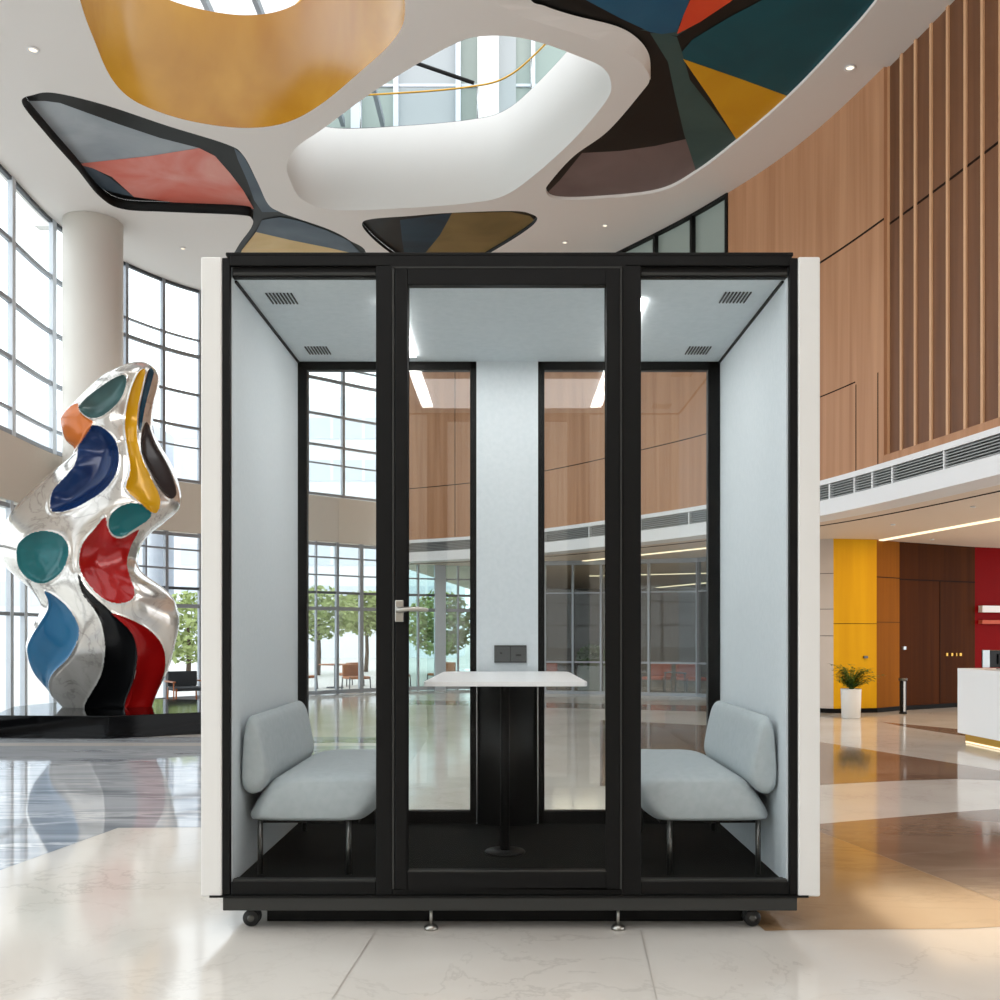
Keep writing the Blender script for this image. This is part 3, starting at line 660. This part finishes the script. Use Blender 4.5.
tt=np.linspace(0,1,NV)
dep=np.clip(.16+.30*np.sin(np.pi*np.clip(tt*.93+.05,0,1))**.7,0,None); dep=np.minimum(dep,.35*hw+.25); dep=np.minimum(dep,hw*1.0+.02)
cy=YS+.10*np.sin(tt*7.0)
u=np.linspace(0,2*np.pi,NU,endpoint=False)
cu,su=np.cos(u),np.sin(u)
e_=.9
VX=cxs[:,None]+hw[:,None]*np.sign(cu)*np.abs(cu)**e_; VY=cy[:,None]+dep[:,None]*np.sign(su)*np.abs(su)**e_; VZ=np.repeat(Zs[:,None],NU,1)
pockets=[('teal grey',E['tealgrey'],[(190,165),(205,140),(250,105),(285,85),(300,88),(298,115),(280,150),(245,180),(215,185)],.07),
('orange',E['orange'],[(141,200),(150,178),(172,157),(188,152),(192,172),(212,188),(222,197),(202,225),(186,255),(172,266),(152,240),(142,217)],.012),
('deep blue',E['blue'],[(118,395),(125,360),(165,315),(180,290),(190,250),(205,215),(225,203),(250,212),(275,240),(283,280),(275,320),(250,355),(215,380),(170,403),(130,410)],.16),
('petrol',E['navy'],[(354,70),(342,110),(330,170),(329,206),(335,214),(345,160),(358,110),(366,76)],.02),
('yellow',E['yellow'],[(345,70),(328,80),(308,130),(297,200),(304,260),(310,310),(300,352),(320,375),(350,402),(370,413),(380,396),(379,370),(360,330),(337,280),(326,230),(327,165),(338,110)],.04),
('umber',E['brown'],[(350,195),(336,225),(336,265),(350,300),(380,355),(405,378),(420,365),(412,330),(395,290),(370,245)],.05),
('teal, half hidden by red',E['teal'],[(258,440),(265,415),(290,395),(320,388),(350,398),(360,415),(350,430),(320,450),(290,468),(268,462)],.06),
('upper red',E['red'],[(188,525),(197,485),(225,450),(250,422),(256,445),(268,466),(292,472),(330,452),(312,490),(302,530),(310,565),(320,595),(314,618),(280,627),(245,615),(210,580),(192,550)],.11),
('round teal',E['teal'],[(40,510),(45,485),(70,462),(100,455),(135,460),(158,480),(163,510),(150,545),(125,570),(95,580),(65,565),(45,540)],.11),
('cerulean',E['cyan'],[(108,598),(135,612),(165,640),(187,680),(185,715),(165,755),(130,790),(118,815),(122,842),(137,872),(122,864),(84,800),(67,745),(75,710),(113,648),(116,622)],.05),
('lower red',E['red'],[(265,650),(310,665),(355,690),(385,725),(393,765),(385,810),(355,880),(297,880),(320,805),(327,748),(315,700),(285,668)],.05),
('black',E['black'],[(186,555),(195,600),(230,650),(245,690),(250,740),(240,800),(203,880),(297,880),(320,800),(327,745),(315,700),(280,660),(235,620),(205,590)],.06)]
def sdf(px,py,poly):        # + inside, in the traced units
    P=np.array(poly); Q=np.roll(P,-1,0); d=np.full(px.shape,1e9); ins=np.zeros(px.shape,bool)
    for (ax,ay),(bx,by) in zip(P,Q):
        ex,ey=bx-ax,by-ay; l=ex*ex+ey*ey
        if l<1e-9: continue
        t=np.clip(((px-ax)*ex+(py-ay)*ey)/l,0,1); d=np.minimum(d,np.hypot(px-ax-t*ex,py-ay-t*ey))
        cnd=((ay>py)!=(by>py)); 
        with np.errstate(divide='ignore',invalid='ignore'): ins^= cnd&(px<(bx-ax)*(py-ay)/(by-ay+1e-12)+ax)
    return np.where(ins,d,-d)
front=VY<=cy[:,None]
Yr=np.where(front,VY,2*cy[:,None]-VY)          # the rear repeats the front's pattern
GX=(CX+F*VX/Yr)/.42; GY=(HY-F*(VZ-H)/Yr-340)/.42
DX=VX-cxs[:,None]; DY=VY-cy[:,None]; ln=np.hypot(DX,DY)+1e-6
# outward direction of the ellipse
NXv=DX/(hw[:,None]**2); NYv=DY/(np.maximum(dep,.02)[:,None]**2); nl=np.hypot(NXv,NYv)+1e-6; NXv/=nl; NYv/=nl
disp=np.zeros_like(VX); S_=[]
for nme,mt,poly,am in pockets:
    pc=spline(poly,5); sd=sdf(GX,GY,pc); S_.append(sd)
    wmax=max(sd.max(),1); ww=min(wmax,45)
    q=np.clip(sd/ww,0,1); disp-=am*1.0*(1-(1-q)**2)*(sd>0)
for _ in range(26):
    d_=np.pad(disp,((1,1),(0,0)),mode='edge'); sm_=(np.roll(disp,1,1)+np.roll(disp,-1,1)+d_[2:]+d_[:-2]+2*disp)/6; disp=sm_
for sd in S_: disp+=.012*np.exp(-(sd/3.0)**2)
fade=np.clip((hw-.03)/.2,0,1)[:,None]
edge=np.clip(np.abs(NYv)*1.15,0,1)**1.4              # keep the outline
disp*=fade*edge
lim=-.55*np.minimum(hw,dep)[:,None]; disp=np.maximum(disp,lim)
VX+=NXv*disp; VY+=NYv*disp
verts=np.stack([VX,VY,VZ],-1).reshape(-1,3)
ii,jj=np.meshgrid(np.arange(NV-1),np.arange(NU),indexing='ij'); j2=(jj+1)%NU
faces=np.stack([ii*NU+jj,(ii+1)*NU+jj,(ii+1)*NU+j2,ii*NU+j2],-1).reshape(-1,4)
ids=np.full(faces.shape[0],-1)
for k_,sd in enumerate(S_):
    s4=sd.reshape(-1)[faces].mean(1); ids=np.where((s4>0)&(ids<0),k_,ids)
ff=front.reshape(-1)[faces[:,0]]&front.reshape(-1)[faces[:,2]]
ids=np.where((ii.reshape(-1)>NV-3)&(ids<0),-1,ids)
sc_=thing('abstract_sculpture','tall twisting silver sculpture with colourful enamel hollows on the black plinth','sculpture',(-4.1,YS,.2152))
def submesh(name,sel,m,parent,cap=False):
    f=faces[sel]; used,inv=np.unique(f,return_inverse=True); inv=inv.reshape(-1,4)
    me=bpy.data.meshes.new(name); me.from_pydata((verts[used]-np.array([-4.1,YS,.2152])).tolist(),[],inv.tolist())
    me.polygons.foreach_set('use_smooth',[True]*len(f)); me.materials.append(m)
    o=bpy.data.objects.new(name,me); COL.objects.link(o); o.parent=parent; return o
bd=submesh('body',ids<0,M['sbody'],sc_)
for k_,(nme,mt,_,_) in enumerate(pockets):
    for fr_,w_ in ((True,''),(False,' at the rear')):
        sel=(ids==k_)&(ff==fr_)
        if sel.sum()>0: plabel(submesh('enamel_hollow',sel,mt,sc_),nme+' enamel hollow'+w_)

# ------------------------------------------------------------------ reception
dk=thing('reception_desk','white block reception desk with a glowing gold base','desk',(4.9,8.7,0))
dp=[(4.085,9.0),(4.125,8.28),(6.2,7.7),(6.2,9.0)]
k=MB(); k.prism(dp,.085,.672); dko=k.build('desk_body',M['whitedesk'],dk,.004)
k=MB(); k.sweep([dp[0],dp[1],dp[2]],-.003,.002,.40,.404); 
k=MB(); ip=[(4.135,8.95),(4.17,8.34),(6.15,7.78),(6.15,8.95)]; k.prism(ip,0,.085); plabel(k.build('base',M['brass'],dk),'gold base')
k=MB(); k.sweep([(4.133,8.93),(4.166,8.345)],.001,.006,.004,.018); plabel(k.build('light_strip',M['ledwarm'],dk),'warm light strip under the desk')
mo=thing('desktop_monitor','black desktop monitor standing on the white reception desk','monitor',(4.35,8.6,.672))
k=MB(); k.box(4.13,4.62,8.62,8.64,.69,.842); k.box(4.26,4.55,8.60,8.62,.72,.81); k.build('screen_housing',M['screen'],mo,.006)
k=MB(); k.box(4.37,4.43,8.64,8.66,.68,.76); k.build('stand',M['plate'],mo)
k=MB(); k.box(4.3,4.5,8.58,8.72,.6725,.682); k.build('base_foot',M['plate'],mo)
k=MB(); k.box(4.13,4.19,8.61,8.62,.69,.842); plabel(k.build('rear_panel',M['plate'],mo),'silver rear panel')
# bollard
bx,by=(903-CX)*12.1/F,12.1
bo=thing('bollard_post','slim black and silver post in front of the dark brown wall','post',(bx,by,0))
k=MB(); k.lathe([(.045,0),(.045,.02),(.03,.024),(.04,.03),(.04,.40),(.03,.405)],(bx,by,0),24); k.build('post_body',M['black'],bo)
k=MB(); k.box(bx-.012,bx+.012,by-.047,by-.03,.03,.40); k.build('silver_strip',M['plate'],bo)
k=MB(); k.lathe([(.0,0),(.052,0),(.052,.03),(.0,.034)],(bx,by,.405),24); k.build('cap',M['darksteel'],bo)
# potted plant
px_,py_=(851-CX)*11.5/F,11.5
pt=thing('potted_plant','feathery green plant in a tall white pot before the yellow wall','plant',(px_,py_,0))
k=MB(); k.lathe([(.0,.0),(.098,0),(.104,.006),(.116,.335),(.112,.342),(.102,.338),(.1,.30),(.0,.30)],(px_,py_,0),36); k.build('pot',M['pot'],pt)
k=MB(); k.lathe([(.0,.301),(.099,.301),(.0,.312)],(px_,py_,0),24); k.build('soil',M['soil'],pt)
lf=MB()
for s_ in range(64):
    a=random.uniform(0,6.28); r=random.uniform(.08,.25); h=random.uniform(.12,.33); pts=[]
    if s_==0: a,r,h=-.2,.33,.2
    for q in range(9):
        t=q/8; pts.append(Vector((px_+r*t**1.3*math.cos(a),py_+r*t**1.3*math.sin(a),.30+h*math.sin(t*2.0)/math.sin(2.0 if t>.8 else 1.6) if False else .30+h*(1.7*t-.7*t*t))))
    lf.tube(pts,[.003]*6+[.002,.0015,.001],4)
    for q in range(3,9):
        for sd in (-1,1):
            for rep in range(2):
                b0=pts[q]; ang=a+sd*random.uniform(.5,1.1); l=random.uniform(.05,.09); w_=.009
                d=Vector((math.cos(ang),math.sin(ang),random.uniform(-.35,.25))); n=Vector((-math.sin(ang),math.cos(ang),0))
                lf.add([b0,b0+d*l*.45+n*w_,b0+d*l,b0+d*l*.45-n*w_],[(0,1,2,3)])
lf.build('foliage',M['leaf'],pt)

# ------------------------------------------------------------------ seating and outdoors
def chair_proto(name,label,group,seatm,woodm,loc,rz,arms=False):
    t=thing(name,label,'chair',(0,0,0),group)
    k=MB(); k.box(-.2,.2,-.2,.2,.2,.25); k.build('seat',seatm,t,.02)
    k=MB(); k.box(-.2,.2,.17,.21,.25,.46); k.build('backrest',seatm,t,.015)
    for x in (-.19,.19):
        for y in (-.19,.2): b=MB(); b.tube([(x*1.06,y*1.06,0),(x,y,.24)],.012,8); b.build('leg',woodm,t)
    if arms:
        for x in (-.22,.22): b=MB(); b.box(x-.02,x+.02,-.2,.22,.315,.335); b.tube([(x,-.17,0),(x,-.17,.32)],.01,8); b.build('armrest',woodm,t,.005)
    t.location=loc; t.rotation_euler=(0,0,rz); return t
lc=chair_proto('lounge_chair','charcoal lounge chair with honey oak armrests between the sculpture and the booth','lobby lounge chairs',M['darkcushion'],M['chairwood'],(-4.4,13.55,0),.6,True)
copy_tree(lc,(-3.75,14.1,0),-.4,'charcoal lounge chair with oak armrests by the window, half hidden behind the white booth side')
c1=chair_proto('terrace_chair','orange terrace chair outside the glass doors, nearest the booth door frame','terrace chairs outside the glass doors',M['chairwood'],M['darkalu'],(-2.75,17.95,-.05),.5)
for p,rz,l in (((-3.8,18.25,-.05),2.5,'orange terrace chair outside the glass doors, nearest the felt wall of the booth'),((-3.1,19.35,-.05),-2.4,'orange terrace chair behind the terrace table outside the doors'),
               ((-2.1,18.9,-.05),1.9,'orange terrace chair seen through the booth door pane beyond the handle'),((-1.3,19.3,-.05),-.9,'orange terrace chair outside, seen just before the booth table top')):
    copy_tree(c1,p,rz,l)
tt_=thing('terrace_table','small round terrace table among orange chairs outside the glass doors','table',(-3.25,18.6,-.05),)
k=MB(); k.cyl((-3.25,18.6,.38),.3,.02,28); k.build('table_top',M['chairwood'],tt_)
k=MB(); k.cyl((-3.25,18.6,-.03),.02,.41,12); k.build('column',M['darkalu'],tt_); k=MB(); k.cyl((-3.25,18.6,-.05),.16,.02,24); k.build('base_disc',M['darkalu'],tt_)
a1=chair_proto('shop_armchair','coral armchair behind the shop glass, nearest the bench backrest','coral armchairs in the shop',M['coral'],M['darkalu'],(3.05,16.4,0),.3,True)
for p,rz,l in (((2.5,16.7,0),-.5,'coral armchair behind the shop glass, beside the booth door frame'),((.75,17.3,0),2.7,'coral armchair behind the shop glass, just above the table top edge')): copy_tree(a1,p,rz,l)
sh=thing('shop_planter','bushy green plant in a low grey planter behind the shop glass','plant',(1.45,17.0,0))
k=MB(); k.box(1.2,1.7,16.9,17.15,0,.42); k.build('planter',M['uppergrey'],sh,.01)
def leaves(c,rad,n,sz,mb=None):
    mb=mb or MB()
    for _ in range(n):
        while True:
            v=Vector((random.uniform(-1,1),random.uniform(-1,1),random.uniform(-1,1)))
            if .25<v.length<1: break
        p=Vector((c[0]+v.x*rad[0],c[1]+v.y*rad[1],c[2]+v.z*rad[2]))
        d=Vector((random.gauss(0,1),random.gauss(0,1),random.gauss(0,.7))).normalized(); n_=d.cross(Vector((random.gauss(0,1),random.gauss(0,1),random.gauss(0,1)))).normalized()
        s_=sz*random.uniform(.6,1.3); mb.add([p-d*s_,p+n_*s_*.5,p+d*s_,p-n_*s_*.5],[(0,1,2,3)])
    return mb
leaves((1.45,17.02,.55),(.28,.16,.22),500,.05).build('foliage',M['leaf'],sh)
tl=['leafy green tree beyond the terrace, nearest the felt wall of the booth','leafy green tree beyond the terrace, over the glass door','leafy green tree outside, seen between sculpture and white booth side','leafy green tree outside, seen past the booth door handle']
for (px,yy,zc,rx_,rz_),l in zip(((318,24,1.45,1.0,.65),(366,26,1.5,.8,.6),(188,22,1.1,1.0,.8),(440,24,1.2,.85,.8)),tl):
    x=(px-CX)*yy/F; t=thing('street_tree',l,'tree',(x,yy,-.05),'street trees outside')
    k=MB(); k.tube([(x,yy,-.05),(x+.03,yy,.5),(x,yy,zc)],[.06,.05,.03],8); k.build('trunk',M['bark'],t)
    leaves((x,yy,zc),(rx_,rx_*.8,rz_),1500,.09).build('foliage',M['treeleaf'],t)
def building(x0,x1,y,z1,label,nx,nz):
    t=thing('office_building',label,'building',((x0+x1)/2,y,-.05),'pale buildings outside')
    k=MB(); k.box(x0,x1,y,y+6,-.05,z1); k.build('wall',M['build'],t)
    dx=(x1-x0)/nx; dz=(z1-2)/nz
    for j in range(nz):
        k=MB(); k.box(x0+.3,x1-.3,y-.03,y-.005,2+j*dz,2+j*dz+dz*.5)
        for i in range(1,nx): k.box(x0+i*dx-.06,x0+i*dx+.06,y-.05,y-.03,2+j*dz,2+j*dz+dz*.5,1)
        k.build('window_row',[M['buildwin'],M['build']],t)
building(-30,-14.5,38,9.5,'pale office block outside, beyond the sculpture',12,4)
building(-13.5,-2,40,10.5,'pale office block outside, seen through the booth above the beige band',9,5)

# ------------------------------------------------------------------ rest of the hall
w=MB(); w.box(-6,9,-6.7,-6.5,0,ZC); st(w.build('wall_back',M['band']))

# ------------------------------------------------------------------ light
wd=bpy.data.worlds.new('world'); SC.world=wd; wd.use_nodes=True
bg=wd.node_tree.nodes['Background']; bg.inputs[0].default_value=(.97,.985,1,1); bg.inputs[1].default_value=2.3
def area(name,loc,rot,sx,sy,pw,col=(1,1,1)):
    l=bpy.data.lights.new(name,'AREA'); l.shape='RECTANGLE'; l.size=sx; l.size_y=sy; l.energy=pw; l.color=col
    o=bpy.data.objects.new(name,l); COL.objects.link(o); o.location=loc; o.rotation_euler=rot; return o
area('hall_fill_light',(-.3,-2.0,5.9),(0,0,0),7,5,190,(.98,.99,1))  # added fill behind the camera, not a fixture of the hall
area('hall_fill_light',(-.8,4.0,5.8),(math.radians(52),0,0),5,1.5,170,(1,.985,.96))  # added fill out of view, tilted to brighten column, band, wood and sculpture
area('soffit_light',(5.4,10.6,2.12),(0,0,0),2.6,2.6,36,(1,.70,.40))
for x,y in ((1.3,17.5),(2.8,16.8)): area('shop_light',(x,y,2.1),(0,0,0),1,.6,10,(1,.82,.62))
area('booth_light',(0,3.85,ZI-.02),(0,0,0),.9,.6,4,(1,.99,.98))
# ------------------------------------------------------------------ camera
cd=bpy.data.cameras.new('camera'); cam=bpy.data.objects.new('camera',cd); COL.objects.link(cam)
cam.location=(0,0,H); cam.rotation_euler=(math.pi/2,0,0)
cd.sensor_width=36; cd.sensor_fit='HORIZONTAL'; cd.lens=36*F/1000; cd.shift_x=-(CX-500)/1000; cd.shift_y=(HY-500)/1000
cd.clip_start=.05; cd.clip_end=300
SC.camera=cam
SC.view_settings.view_transform='Standard'; SC.view_settings.look='None'; SC.view_settings.gamma=1; SC.view_settings.use_curve_mapping=False
SC.view_settings.exposure=0.13
SC.cycles.max_bounces=10; SC.cycles.transparent_max_bounces=24; SC.cycles.use_denoising=True
SC.cycles.sample_clamp_indirect=6
